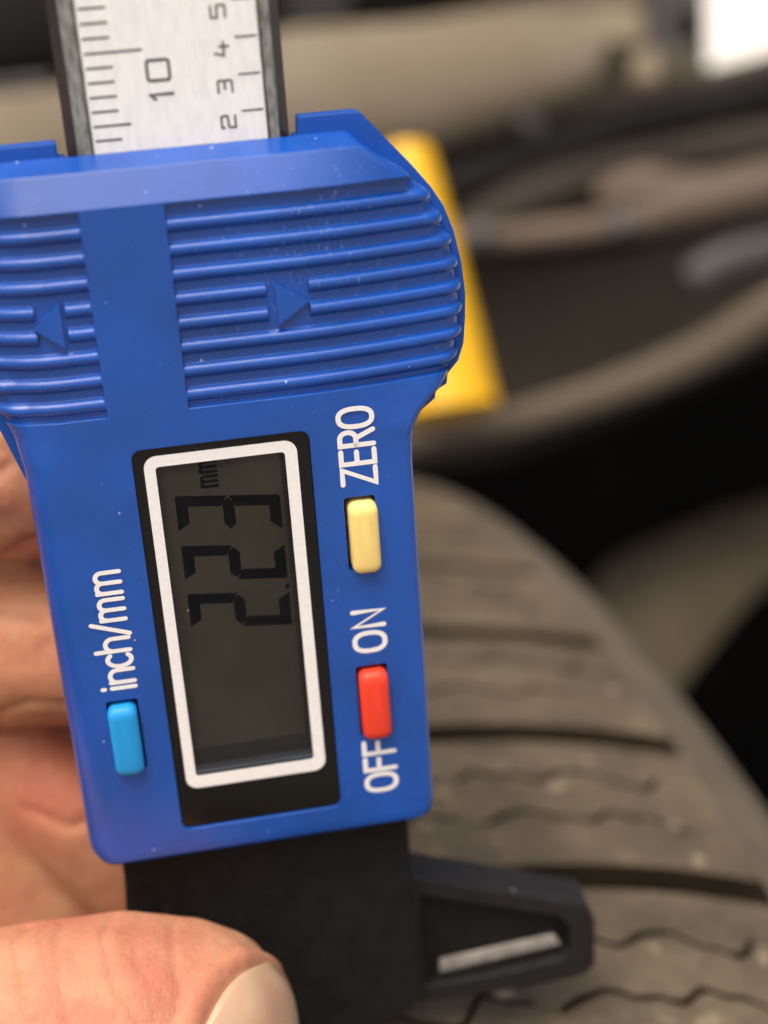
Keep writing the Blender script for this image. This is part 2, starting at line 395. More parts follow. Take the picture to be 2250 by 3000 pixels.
# display
po = rrect(.004, 1.356, .004, 3.453, .07); lcdhole = rrect(.166, 1.164, .50, 3.30, .012)
disp = ring('display_panel', po, lcdhole, -.25, -.022, M['gloss'], cal)
ring('frame_line', rrect(.082, 1.258, .385, 3.388, .10), rrect(.168, 1.162, .502, 3.298, .03), -.022, -.018, M['white'], disp)
lcd = prism('screen', [(.17, .504), (1.16, .504), (1.16, 3.296), (.17, 3.296)], -.24, -.125, M['lcd'], cal)
prism('screen_edge', [(.171, .56), (1.159, .56), (1.159, .70), (.171, .70)], -.124, -.121, M['lcd_dark'], lcd)  # thin dark bands along the bottom and right of the screen
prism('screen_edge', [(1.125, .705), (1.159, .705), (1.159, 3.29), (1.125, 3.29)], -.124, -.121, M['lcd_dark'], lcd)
prism('pane_edge', [(.171, .506), (1.159, .506), (1.159, .535), (.171, .535)], -.124, -.05, M['lip'], lcd)  # pale blue bar, paints the light caught along the pane's lower edge
prism('window_pane', [(.169, .503), (1.161, .503), (1.161, 3.297), (.169, 3.297)], -.032, -.028, M['glass'], cal)

# seven-segment digits: reading direction +y, up is -x, slanted
def seg_digit(ch, y0):
    on = {'2': 'abged', '3': 'abgcd'}[ch]
    Wd, H, t = .305, .815, .092
    def xy(u, v): return (1.10 - v, y0 + u + v * .115)      # u along reading, v up
    g = .007
    def hseg(v, off): return [(g, v + off), (Wd - g, v + off), (Wd - g - t * .7, v + off - math.copysign(t, off)), (g + t * .7, v + off - math.copysign(t, off))]
    S = {'a': hseg(H, 0.0001), 'd': [(g, 0), (Wd - g, 0), (Wd - g - t * .7, t), (g + t * .7, t)],
         'g': [(g + .01, H / 2), (g + t * .6, H / 2 + t / 2), (Wd - g - t * .6, H / 2 + t / 2), (Wd - g - .01, H / 2), (Wd - g - t * .6, H / 2 - t / 2), (g + t * .6, H / 2 - t / 2)]}
    S['a'] = [(g, H), (Wd - g, H), (Wd - g - t * .7, H - t), (g + t * .7, H - t)]
    def vseg(u, s, v0, v1): return [(u, v0 + g), (u, v1 - g), (u + s * t, v1 - g - t * .55), (u + s * t, v0 + g + t * .55)]
    S['b'] = vseg(Wd, -1, H / 2, H); S['c'] = vseg(Wd, -1, 0, H / 2); S['f'] = vseg(0, 1, H / 2, H); S['e'] = vseg(0, 1, 0, H / 2)
    V, Fc = [], []
    for s in on:
        o = len(V)
        for u, v in S[s]: x, y = xy(u, v); V.append((x, y, -.1225))
        Fc.append(tuple(range(o, o + len(S[s]))))
    me = D.meshes.new('digit'); me.from_pydata(V, [], Fc); return link('digit', me, M['segment'], lcd)
seg_digit('2', 1.745); seg_digit('2', 2.17); seg_digit('3', 2.60)
prism('decimal_point', rrect(1.075, 1.11, 2.075, 2.12, .012, 3), -.124, -.1215, M['segment'], lcd)
lettering('unit_lettering', 'mm', (.625, 3.045), .165, .026, -.1225, M['segment'], lcd, gap=.22)

# push buttons
def button(key, col, dx, dy):
    x0, x1, y0, y1 = BTN[key]
    x0, x1 = x0 + .014, x1 - .004; y0, y1 = y0 + .006, y1 - .03
    bm = bmesh.new(); rings = []
    for ins, z in ((0, -.19), (0, .055), (.006, .072), (.02, .086), (.045, .096), (.08, .099)):
        rings.append([bm.verts.new((x + dx, y + dy, z - .022 * max(0, (y - (y1 - .12)) / .12) ** 2)) for x, y in rrect(x0 + ins, x1 - ins, y0 + ins, y1 - ins, max(.012, .07 - ins * .5))])
    n = len(rings[0])
    for a, b in zip(rings, rings[1:]):
        for i in range(n): bm.faces.new((a[i], a[(i + 1) % n], b[(i + 1) % n], b[i]))
    bm.faces.new(rings[-1]); bm.faces.new(rings[0][::-1]); bmesh.ops.recalc_face_normals(bm, faces=bm.faces)
    me = D.meshes.new('button'); bm.to_mesh(me); bm.free()
    o = link('button', me, col, cal, ang=40); return o
b = button('yellow', M['yellow_b'], .012, -.01); b['label'] = 'cream yellow push button beside ZERO'
b = button('red', M['red_b'], .002, -.01); b['label'] = 'red push button between OFF and ON'
b = button('blue', M['cyan_b'], -.014, -.01); b['label'] = 'light blue push button beside inch/mm'

# printed words
lettering('zero_lettering', 'ZERO', (1.853, 2.962), .262, .040, .0015, M['white'], cal, xs=.995, gaps=[.17, .19, .15, 0])
lettering('on_lettering', 'ON', (1.835, 1.473), .250, .042, .0015, M['white'], cal, xs=1.18, gaps=[.22, 0])
lettering('off_lettering', 'OFF', (1.848, .105), .255, .042, .0015, M['white'], cal, xs=1.12, gaps=[.18, .20, 0])
lettering('inch_mm_lettering', 'inch/mm', (-.215, 1.452), .262, .037, .0015, M['white'], cal, xs=1.33, gaps=[.15, .10, .10, .12, .10, .16, 0])

# beam: channel profile with the scale film
bp = [(-.165, -.50), (-.085, -.35), (-.075, -.335), (.012, -.335), (.022, -.352), (1.292, -.352), (1.302, -.335), (1.365, -.335), (1.375, -.35), (1.455, -.50), (1.455, -.80), (-.165, -.80)]
def beam_mesh(prof, y0, y1):
    V = [(x, y, z) for y in (y0, y1) for x, z in prof]; n = len(prof)
    Fc = [(i, (i + 1) % n, n + (i + 1) % n, n + i) for i in range(n)] + [tuple(range(n)), tuple(range(2 * n - 1, n - 1, -1))]
    return meshof('beam', V, Fc)
me = beam_mesh(bp, 4.0, 13.5); me.materials.append(M['rim']); me.materials.append(M['rimdark'])
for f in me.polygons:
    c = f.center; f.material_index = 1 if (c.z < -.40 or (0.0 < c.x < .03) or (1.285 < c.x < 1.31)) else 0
beam = link('beam', me, None, cal)
film = prism('scale_film', [(.034, 4.1), (1.281, 4.1), (1.281, 13.4), (.034, 13.4)], -.352, -.3405, M['sticker'], beam)
def tick(x0, x1, y, wd, cache={}):
    key = (x0, x1, wd)
    if key not in cache:
        me = D.meshes.new('tick'); me.from_pydata([(x0, -wd, -.3385), (x1, -wd, -.3385), (x1, wd, -.3385), (x0, wd, -.3385)], [], [(0, 1, 2, 3)]); me.materials.append(M['ink']); cache[key] = me
    o = D.objects.new('tick', cache[key]); COL.objects.link(o); o.parent = beam; o.location = (0, y, 0)
for i in range(-6, 60):
    k = i % 10; tick(.050, .455 if k == 0 else (.317 if k == 5 else .24), 6.313 + .1005 * i, .0085)
for i in range(-2, 22): tick(1.112, 1.268, 6.087 + .2565 * i, .007)
lettering('scale_numeral', '1', (.635, 5.965), .16, .024, -.3385, M['ink'], beam)
lettering('scale_numeral', '0', (.628, 6.095), .155, .022, -.3385, M['ink'], beam, xs=1.45)
for ch, y in (('2', 5.722), ('3', 5.970), ('4', 6.225), ('5', 6.485)):
    lettering('scale_numeral', ch, (1.060, y), .10, .016, -.3385, M['ink'], beam, xs=1.5)

# black depth base under the housing, with the notched foot that rests on the tread
bk = [(-.565, .2), (-.565, -.60), (-.615, -1.2), (-.70, -2.2), (-.75, -3.6), (.9, -3.6), (1.3, -3.1), (1.62, -2.78), (1.9, -2.62), (1.975, -2.45), (1.975, -1.24), (1.965, -.2), (1.96, .2)]
prism('base_block', bk, -1.25, -.31, M['black'], cal)
ft = [(1.978, -1.245), (3.69, -1.915), (3.752, -2.09), (3.75, -2.63), (3.64, -2.735), (3.0, -2.775), (2.49, -2.735), (1.978, -2.72)]
M['foot'] = mat('worn_black_foot', (0.015, 0.0145, 0.015, 1), 0.45, 0.45, bevel=0.03, nscale=8, ncol=0.4, bump=0.5, bscale=60, dust=.14, dustcol=(.3, .27, .2, 1), dscale=5)
# outer ring of the foot, a recessed floor and the steel strip lying in the recess
inner = [(2.06, -1.46), (3.40, -1.985), (3.50, -2.12), (3.49, -2.44), (3.42, -2.50), (3.0, -2.54), (2.49, -2.56), (2.06, -2.56)]
foot = ring('foot', ft, inner, -.92, -.50, M['foot'], cal)
prism('foot_floor', [(2.05, -1.45), (3.41, -1.98), (3.51, -2.12), (3.5, -2.45), (3.42, -2.51), (3.0, -2.55), (2.49, -2.57), (2.05, -2.57)], -.88, -.62, M['black'], foot)
prism('steel_strip', [(2.235, -2.33), (3.36, -2.255), (3.44, -2.39), (2.215, -2.49)], -.617, -.575, M['steel'], foot, bev=.02)

# ------------------------------------------------------------------ HAND
def capsule_chain(bm, pts, seg=20, rings=8):
    """tapered, slightly overlapping balls and cones joined later by a voxel remesh"""
    for (p0, r0), (p1, r1) in zip(pts, pts[1:]):
        p0, p1 = Vector(p0), Vector(p1); d = p1 - p0; n = max(2, int(d.length / .12))
        for i in range(n + 1):
            t = i / n; bmesh.ops.create_icosphere(bm, subdivisions=2, radius=r0 + (r1 - r0) * t, matrix=Matrix.Translation(p0 + d * t))
hand = empty('person', 'bare hand gripping the blue caliper, thumb on its black base', 'person', MCW)
bm = bmesh.new()
thumb = [((-6.2, -3.2, -.6), 1.6), ((-3.6, -1.95, .45), 1.2), ((-2.5, -1.42, .72), 1.05), ((-1.5, -1.29, .74), .98), ((-.75, -1.36, .72), .98), ((-.2, -1.50, .68), .93), ((-.04, -1.64, .62), .83)]
capsule_chain(bm, thumb)
index = [((-5.4, 3.3, -2.3), 1.25), ((-3.3, 3.0, -2.5), .98), ((-1.6, 2.72, -2.3), 1.0), ((-.2, 2.55, -2.12), .82), ((1.0, 2.4, -2.05), .74)]
middle = [((-5.5, 1.3, -2.6), 1.25), ((-3.3, 1.0, -2.8), 1.0), ((-1.6, .85, -2.45), .93), ((-.2, .75, -2.15), .84), ((1.2, .7, -2.05), .74)]
ringf = [((-5.5, -.6, -2.6), 1.2), ((-3.4, -.6, -3.2), .95), ((-1.7, -.55, -2.75), .80), ((-1.05, -1.15, -2.35), .74), ((-.55, -2.1, -2.2), .64)]
pinky = [((-5.5, -2.3, -2.6), 1.1), ((-3.6, -1.9, -3.2), .95), ((-2.15, -1.45, -2.6), .90), ((-1.75, -2.35, -2.3), .80)]
for f in (index, middle, ringf, pinky): capsule_chain(bm, f)
palm = [((-6.3, 2.6, -1.9), 1.5), ((-6.6, .8, -1.8), 1.8), ((-6.8, -1.0, -1.7), 1.8), ((-6.9, -2.4, -1.3), 1.7)]
capsule_chain(bm, palm)
capsule_chain(bm, [((-6.4, .8, -1.8), 1.9), ((-9.5, -.6, -2.0), 2.3), ((-12.5, -2.0, -2.6), 2.35), ((-17, -4.2, -3.6), 2.7)])
capsule_chain(bm, [((-6.6, -2.2, -1.3), 1.7), ((-9.5, -2.3, -1.9), 2.1), ((-12.5, -2.8, -2.4), 2.1)])
me = D.meshes.new('hand_raw'); bm.to_mesh(me); bm.free()
me = apply_mods(me, [('REMESH', dict(mode='VOXEL', voxel_size=.07, use_smooth_shade=True)), ('SMOOTH', dict(factor=.5, iterations=9)), ('SUBSURF', dict(levels=1, render_levels=1))])
# creases and folds as real relief
def fold(v, a, b, width, depth):
    a, b = Vector(a), Vector(b); d = b - a; t = max(0, min(1, (v - a).dot(d) / d.length_squared)); q = a + d * t
    k = (v - q).length / width
    return depth * math.exp(-k * k)
NV = len(me.vertices)
crs = [((-2.1, -1.0, 1.9), (-1.3, -2.1, 1.8), .07, .035), ((-1.5, -.95, 1.75), (-.75, -2.1, 1.65), .07, .04), ((-.95, -.9, 1.65), (-.35, -1.9, 1.6), .05, .02), ((-1.6, 1.75, -1.6), (-.6, 1.55, -1.6), .12, .05), ((-.55, -1.45, 1.55), (-.25, -2.2, 1.35), .07, .03),
       ((-1.75, 2.1, -1.7), (-1.0, 2.6, -1.45), .09, .05), ((-1.6, .3, -1.8), (-1.0, 1.1, -1.6), .08, .04)]
nn = Vector((.66, .20, .66)).normalized(); sdv = Vector((.716, -.367, .59)); sdv = (sdv - nn * sdv.dot(nn)).normalized(); ax = nn.cross(sdv)
nc = Vector((-.03, -1.66, .62)); NA, NB = R_(58), R_(50)
def nail_e(co):
    d_ = (co - nc); w_ = d_.dot(nn)
    if w_ <= .05 or d_.length > 1.2: return 9
    uu = math.atan(d_.dot(ax) / w_) / NA; vv = math.atan(d_.dot(sdv) / w_) / NB
    return (abs(uu) ** 2.6 + abs(vv) ** 2.6) ** (1 / 2.6)
def fold2(v, pts, width, depth):
    best = 9
    for a, b in zip(pts, pts[1:]):
        a, b = Vector(a), Vector(b); d = b - a; q = Vector((v.x, v.y)); t = max(0, min(1, (q - a).dot(d) / d.length_squared)); best = min(best, (q - a - d * t).length)
    return depth * math.exp(-(best / width) ** 2)
FF = [([(-1.9, 1.85), (-1.28, 1.94), (-1.0, 2.16), (-.7, 2.2)], .07, .07), ([(-1.9, 1.25), (-1.35, 1.38), (-1.05, 1.30)], .05, .03), ([(-1.7, .35), (-1.25, .55), (-.95, .5)], .06, .03),
      ([(-1.6, 2.75), (-1.1, 2.9), (-.8, 3.1)], .06, .025), ([(-1.5, 3.15), (-1.0, 3.05)], .05, .02), ([(-1.5, -.75), (-1.1, -.95), (-.8, -.9)], .06, .03)]
TF = [([(-.83, -.26), (-.70, -.46), (-.56, -.66), (-.47, -.82)], .028, .018), ([(-.27, -.36), (-.20, -.52), (-.17, -.68)], .035, .016), ([(-1.16, -.20), (-1.10, -.36), (-1.02, -.66)], .03, .016),
      ([(-1.40, .08), (-1.12, .10), (-.83, -.02)], .05, .010), ([(-.28, .05), (-.15, -.22)], .06, .010), ([(-.66, -.30), (-.56, -.44), (-.42, -.55)], .03, .012), ([(-1.0, -.12), (-.9, -.28)], .025, .012),
      ([(-1.5, -.2), (-1.32, -.5)], .04, .02), ([(-1.2, -.34), (-.96, -.40)], .02, .008)]
bm = bmesh.new(); bm.from_mesh(me)
for v in bm.verts:
    if v.co.x < -3.2: continue
    if -2.4 < v.co.z < .1 and v.co.x > -2.2:
        v.co -= v.normal * sum(fold2(v.co, *c) for c in FF)
    if v.co.z > .3:
        v.co -= v.normal * sum(fold2(v.co, *c) for c in TF)
        e_ = nail_e(v.co)
        if e_ < 1.0: v.co -= v.normal * .015
        elif e_ < 1.3: v.co += v.normal * .050 * math.sin((e_ - 1) / .3 * math.pi)
    d = sum(fold(v.co, *c) for c in crs)
    d -= .012 * noise.noise(v.co * 1.8) + .006 * noise.noise(v.co * 6)
    v.co -= v.normal * d
bm.to_mesh(me); bm.free()
sk = D.materials.new('skin'); sk.use_nodes = True; nt = sk.node_tree; N = nt.nodes; L = nt.links; p = N['Principled BSDF']
tc = N.new('ShaderNodeTexCoord')
def tex(kind, scale, detail=4, vec=None):
    t = N.new(kind); t.inputs['Scale'].default_value = scale
    if 'Detail' in t.inputs and kind.endswith('Noise'): t.inputs['Detail'].default_value = detail
    L.new(vec or tc.outputs['Object'], t.inputs['Vector']); return t
n1 = tex('ShaderNodeTexNoise', 1.1, 5); cr = N.new('ShaderNodeValToRGB'); L.new(n1.outputs['Fac'], cr.inputs[0])
e = cr.color_ramp.elements; e[0].position = .32; e[0].color = (.55, .20, .125, 1); e[1].position = .68; e[1].color = (.64, .335, .19, 1)
n2 = tex('ShaderNodeTexNoise', 16, 6); mxr = N.new('ShaderNodeMix'); mxr.data_type = 'RGBA'; mxr.blend_type = 'MULTIPLY'; mxr.inputs[0].default_value = .3
L.new(cr.outputs[0], mxr.inputs[6]); L.new(n2.outputs['Fac'], mxr.inputs[7])
m2 = N.new('ShaderNodeMix'); m2.data_type = 'RGBA'; m2.blend_type = 'MULTIPLY'; m2.inputs[0].default_value = 0
L.new(mxr.outputs[2], m2.inputs[6]); L.new(m2.outputs[2], p.inputs['Base Color'])
p.inputs['Roughness'].default_value = .55; p.inputs['Specular IOR Level'].default_value = .35
p.inputs['Subsurface Weight'].default_value = .45; p.inputs['Subsurface Radius'].default_value = (1, .32, .16); p.inputs['Subsurface Scale'].default_value = .28
vo = tex('ShaderNodeTexVoronoi', 24); vo.feature = 'DISTANCE_TO_EDGE'
mpg = N.new('ShaderNodeMapping'); mpg.inputs['Rotation'].default_value = (0, 0, .55); mpg.inputs['Scale'].default_value = (4.5, 1.0, 2.0); L.new(tc.outputs['Object'], mpg.inputs[0])
n3 = tex('ShaderNodeTexNoise', 4, 6, mpg.outputs[0])
ma = N.new('ShaderNodeMath'); ma.operation = 'MULTIPLY_ADD'; ma.inputs[1].default_value = 1.6
cl = N.new('ShaderNodeMath'); cl.operation = 'MINIMUM'; cl.inputs[1].default_value = .12; L.new(vo.outputs['Distance'], cl.inputs[0])
L.new(cl.outputs[0], ma.inputs[0]); L.new(n3.outputs['Fac'], ma.inputs[2])
bp_ = N.new('ShaderNodeBump'); bp_.inputs['Strength'].default_value = .3; bp_.inputs['Distance'].default_value = .05
L.new(ma.outputs[0], bp_.inputs['Height']); L.new(bp_.outputs[0], p.inputs['Normal'])
handm = link('hand', me, sk, hand, smooth=True)
# thumbnail: a thin plate laid on the thumb's surface
from mathutils.bvhtree import BVHTree
bvh = BVHTree.FromPolygons([v.co.copy() for v in me.vertices], [tuple(p_.vertices) for p_ in me.polygons])
V, Fc = [], []; nu, nv = 26, 20
for i in range(nu + 1):
    for j in range(nv + 1):
        u = -1 + 2 * i / nu; v = -1 + 2 * j / nv
        uu = u * math.sqrt(1 - v * v * .34); vv = v * math.sqrt(1 - u * u * .34)
        d_ = (nn + ax * math.tan(uu * NA) + sdv * math.tan(vv * NB)).normalized()
        hit, nrm, _, _ = bvh.ray_cast(nc + d_ * 2.2, -d_)
        e_ = max(abs(u), abs(v)); V.append(hit + d_ * (.040 * (1 - e_ ** 8) - .008))
for i in range(nu):
    for j in range(nv):
        a = i * (nv + 1) + j; Fc.append((a, a + 1, a + nv + 2, a + nv + 1))
nm = D.meshes.new('thumbnail'); nm.from_pydata(V, [], Fc)
nm = apply_mods(nm, [('SMOOTH', dict(factor=.5, iterations=4)), ('SOLIDIFY', dict(thickness=.03, offset=0))])
M['nail'] = mat('nail', (.56, .36, .235, 1), .36, .5, nscale=2, col2=(.52, .28, .19, 1), sss=.4, bump=.12, bscale=30)
link('thumbnail', nm, M['nail'], handm, smooth=True)

# ------------------------------------------------------------------ CAR: tyre and what shows in the wheel arch
def at(px, py, d):     # a point seen at (px, py) of a 1659 x 2212 view, d centimetres ahead
    s = 2250 / 1659; return Vector(((px * s - 1125) / 4500 * d, d, EYE + (1500 - py * s) / 4500 * d))
car = empty('car', 'dusty car seen through its wheel arch, with worn tyre and yellow strut sleeve', 'car', loc=(0, 38, 0))
def cpart(name, me, m, parent=None, **k):
    o = link(name, me, m, parent or car, **k)
    if parent is None: o.matrix_parent_inverse = car.matrix_world.inverted() if False else Matrix.Translation((0, -38, 0))
    return o
TS = 1.17; TR = 32 * TS
psi = R_(-15); A = Vector((math.cos(psi), -math.sin(psi), 0)); 
TC = Vector((0, 30.8 * TS, EYE - 31.3 * TS))
# tyre frame: X = axis (w), Y = horizontal toward the camera, Z up.
Fv = Vector((0, 0, 1)).cross(A); Fv = -Fv if Fv.y > 0 else Fv
MT = Matrix([[A.x, Fv.x, 0, TC.x], [A.y, Fv.y, 0, TC.y], [0, 0, 1, TC.z], [0, 0, 0, 1]])
dust = dict(nscale=.9, dust=.30, dustcol=(.36, .29, .20, 1), dscale=1.5)
def rubber(name, c1, c2):
    m = D.materials.new(name); m.use_nodes = True; nt = m.node_tree; N = nt.nodes; L = nt.links; p = N['Principled BSDF']
    tc = N.new('ShaderNodeTexCoord'); info = N.new('ShaderNodeObjectInfo'); ad = N.new('ShaderNodeVectorMath'); ad.operation = 'MULTIPLY_ADD'
    ad.inputs[1].default_value = (9, 9, 9)
    cmb = N.new('ShaderNodeCombineXYZ'); L.new(info.outputs['Random'], cmb.inputs[0]); L.new(info.outputs['Random'], cmb.inputs[1])
    L.new(cmb.outputs[0], ad.inputs[0]); L.new(tc.outputs['Object'], ad.inputs[2])
    n = N.new('ShaderNodeTexNoise'); n.inputs['Scale'].default_value = .8; n.inputs['Detail'].default_value = 7; n.inputs['Roughness'].default_value = .62; L.new(ad.outputs[0], n.inputs['Vector'])
    r = N.new('ShaderNodeValToRGB'); r.color_ramp.elements[0].position = .33; r.color_ramp.elements[0].color = c1; r.color_ramp.elements[1].position = .70; r.color_ramp.elements[1].color = c2
    L.new(n.outputs['Fac'], r.inputs[0])
    n2 = N.new('ShaderNodeTexNoise'); n2.inputs['Scale'].default_value = 3.4; n2.inputs['Detail'].default_value = 6; L.new(ad.outputs[0], n2.inputs['Vector'])
    mr = N.new('ShaderNodeMapRange'); mr.inputs[1].default_value = .62; mr.inputs[2].default_value = .72; L.new(n2.outputs['Fac'], mr.inputs[0])
    mx = N.new('ShaderNodeMix'); mx.data_type = 'RGBA'; mx.inputs[7].default_value = (.25, .20, .135, 1); L.new(mr.outputs[0], mx.inputs[0]); L.new(r.outputs[0], mx.inputs[6])
    L.new(mx.outputs[2], p.inputs['Base Color']); p.inputs['Roughness'].default_value = .72; p.inputs['Specular IOR Level'].default_value = .3
    bp = N.new('ShaderNodeBump'); bp.inputs['Strength'].default_value = .9; bp.inputs['Distance'].default_value = .06
    n3 = N.new('ShaderNodeTexNoise'); n3.inputs['Scale'].default_value = 7; n3.inputs['Detail'].default_value = 5; L.new(ad.outputs[0], n3.inputs['Vector'])
    L.new(n3.outputs['Fac'], bp.inputs['Height']); L.new(bp.outputs[0], p.inputs['Normal'])
    return m
M['rubber'] = rubber('dusty_rubber', (.058, .047, .033, 1), (.135, .104, .067, 1))
M['carcass'] = mat('groove_rubber', (.030, .023, .014, 1), .9, .1, nscale=1.4, ncol=.4)  # undusted rubber, darkened in the colour so the grooves look shaded
M['sidewall'] = mat('dusty_sidewall', (.070, .059, .044, 1), .75, .3, nscale=.7, col2=(.10, .083, .060, 1), bump=.4, bscale=6)
E_ = -.45 * TS       # where lateral grooves stop, w of the shoulder
WC = -9.2 * TS       # centre plane
half = [(E_, TR), (-.26, TR - .02), (-.22, TR - .07), (-.14, TR - .08), (-.08, TR - .05), (.12, TR - .10), (.32, TR - .25), (.50, TR - .55), (.66, TR - 1.1), (.9, TR - 2.6), (1.15, TR - 5), (1.2, TR - 7.5), (.9, TR - 10), (.2, TR - 12.3), (-.6, TR - 13.2)]
def lathe(prof, n=168, closed=True):
    V = []; Fc = []; k = len(prof)
    for i in range(n):
        a = 2 * math.pi * i / n
        for w, r in prof: V.append((w, r * math.cos(a), r * math.sin(a)))
    for i in range(n):
        j = (i + 1) % n
        for q in range(k if closed else k - 1):
            q2 = (q + 1) % k; Fc.append((i * k + q, i * k + q2, j * k + q2, j * k + q))
    return meshof('tyre', V, Fc)
mir = [(2 * WC - w, r) for w, r in half][::-1]
prof = half + [(-2.0, TR - 13.2), (2 * WC + 2.0, TR - 13.2)] + mir + [(2 * WC - E_ + .02, TR - .48), (E_ - .02, TR - .48)]
GD = .48
tyre = link('tyre', lathe(prof), M['sidewall'], None, ang=40)
tyre.parent = car; tyre.matrix_parent_inverse = Matrix.Translation((0, -38, 0)); tyre.matrix_basis = MT
tyre['label'] = 'worn dusty brown tyre tread with wavy sipes'
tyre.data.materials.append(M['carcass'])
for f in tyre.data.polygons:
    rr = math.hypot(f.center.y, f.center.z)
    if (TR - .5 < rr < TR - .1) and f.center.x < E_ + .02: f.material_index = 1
# shoulder tread blocks: one mesh, copied round the tyre; two wavy sipes cut into each
PITCH = 360 / 84
def block_mesh(w0, w1, gapdeg, sipes, nw=70):
    span = PITCH - gapdeg
    vs = [(0.0, -GD + .02, 0), (0.02, -.05, 0), (.055, 0, 0)]
    for s in sipes: vs += [(s - .05, 0, 1), (s - .017, -.006, 1), (s - .012, -.22, 1), (s + .012, -.22, 1), (s + .017, -.006, 1), (s + .05, 0, 1)]
    vs += [(.945, 0, 0), (.98, -.05, 0), (1.0, -GD + .02, 0)]
    V = []; Fc = []
    for t, dz, wv in vs:
        for i in range(nw + 1):
            w = w0 + (w1 - w0) * i / nw
            q_ = (w - w1) * 5.2 + t * 5; wave = .070 * math.sin(q_ + .5 * math.sin(q_)) * (.7 + .3 * math.sin((w - w1) * 1.3 + t * 3)) + .012 * math.sin((w - w1) * 13 + 1)
            dd = dz
            if wv and dz < -.01 and (w > w1 - .55 or w < w0 + .3): dd = -.004
            if wv and dz < -.01 and abs(w - (w1 - 3.05 - .3 * t)) < .16: dd = -.03
            edge = min(w - w0, w1 + 10 - w)
            a = R_(gapdeg / 2 + span * (t + (wave if wv else 0)) + (-.80 * ((w + 3.2) / 2.7) ** 2 if w > -3.2 else -.35 * ((w + 3.2) / 3) ** 2) + .25)
            r = TR + dd
            if i == 0: r = TR - GD + .02
            V.append((w, r * math.cos(a), r * math.sin(a)))
    n = nw + 1
    for j in range(len(vs) - 1):
        for i in range(nw): Fc.append((j * n + i, j * n + i + 1, (j + 1) * n + i + 1, (j + 1) * n + i))
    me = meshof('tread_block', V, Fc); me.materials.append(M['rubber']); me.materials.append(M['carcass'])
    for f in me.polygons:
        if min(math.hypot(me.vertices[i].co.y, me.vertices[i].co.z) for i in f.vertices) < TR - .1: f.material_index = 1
    me.polygons.foreach_set('use_smooth', [False] * len(me.polygons)); return me
w1 = E_ + .004
bmA = block_mesh(w1 - 6.2, w1, .50, (.34, .66))
first = None
for k in range(84):
    o = D.objects.new('tread_block', bmA); COL.objects.link(o); o.parent = tyre
    o.rotation_euler = (R_(60.1 + PITCH * k), 0, 0)
# the other rows round the rest of the tread
V, Fc = [], []
for row in range(2):
    a0 = w1 - 6.2 - .7 - row * 6.5; b0 = a0 - 5.8 if row == 0 else 2 * WC - E_ + .004
    for k in range(84):
        o = len(V); t0 = R_(60.1 + PITCH * (k + .4 * (row + 1)) + .25); t1 = t0 + R_(PITCH - .5)
        for w in (b0, a0):
            for r in (TR - GD + .02, TR):
                for j in range(3):
                    t = t0 + (t1 - t0) * j / 2; V.append((w, r * math.cos(t), r * math.sin(t)))
        q = lambda w, r, j: o + w * 6 + r * 3 + j
        for j in range(2): Fc.append((q(0, 1, j), q(0, 1, j + 1), q(1, 1, j + 1), q(1, 1, j)))
        for w in (0, 1):
            for j in range(2): Fc.append((q(w, 0, j), q(w, 0, j + 1), q(w, 1, j + 1), q(w, 1, j)))
        for j in (0, 2): Fc.append((q(0, 0, j), q(0, 1, j), q(1, 1, j), q(1, 0, j)))
o = link('tread_rows', meshof('tread_rows', V, Fc), M['rubber'], tyre); o['kind'] = 'stuff'

# rounded bars for the parts behind, each a closed solid
def tube_me(pts, radii, seg=20, flat=1.0):
    P = [Vector(p) for p in pts]; V = []; Fc = []
    # resample smoothly
    Q = []; RR = []
    for i in range(len(P) - 1):
        p0 = P[max(0, i - 1)]; p1 = P[i]; p2 = P[i + 1]; p3 = P[min(len(P) - 1, i + 2)]
        for k in range(8):
            t = k / 8; Q.append(.5 * ((2 * p1) + (-p0 + p2) * t + (2 * p0 - 5 * p1 + 4 * p2 - p3) * t * t + (-p0 + 3 * p1 - 3 * p2 + p3) * t ** 3)); RR.append(radii[i] + (radii[i + 1] - radii[i]) * t)
    Q.append(P[-1]); RR.append(radii[-1])
    for i, q in enumerate(Q):
        d = (Q[min(i + 1, len(Q) - 1)] - Q[max(0, i - 1)]).normalized(); s = d.cross(Vector((0, 1, 0))).normalized(); u = s.cross(d)
        for k in range(seg):
            a = 2 * math.pi * k / seg; V.append(q + s * (RR[i] * math.cos(a)) + u * (RR[i] * flat * math.sin(a)))
    for i in range(len(Q) - 1):
        for k in range(seg):
            k2 = (k + 1) % seg; Fc.append((i * seg + k, i * seg + k2, (i + 1) * seg + k2, (i + 1) * seg + k))
    Fc.append(tuple(range(seg))); Fc.append(tuple((len(Q) - 1) * seg + k for k in range(seg)))
    return meshof('bar', V, Fc)
def poly_slab(pts, thick, bev=.4):
    """outline points in space, given real thickness away from the camera, edges rounded"""
    P = [Vector(p) for p in pts]; n = len(P); V = P + [p + Vector((0, thick, 0)) for p in P]
    bm = bmesh.new(); vs = [bm.verts.new(v) for v in V]; bm.faces.new(vs[:n]); bm.faces.new(vs[n:][::-1])
    for i in range(n): bm.faces.new((vs[i], vs[(i + 1) % n], vs[n + (i + 1) % n], vs[n + i]))
    bmesh.ops.recalc_face_normals(bm, faces=bm.faces)
    bmesh.ops.bevel(bm, geom=list(bm.edges), offset=bev, segments=3, profile=.5, affect='EDGES', clamp_overlap=True)
    me = D.meshes.new('slab'); bm.to_mesh(me); bm.free(); return me
C_ = lambda name, c, c2=None, r=.6, sp=.15, **k: mat(name, c, r, sp, nscale=k.pop('ns', .25), col2=c2, bump=.3, bscale=2.5, **k)
M['tan'] = C_('dusty_tan_paint', (.225, .185, .135, 1), (.27, .24, .185, 1))
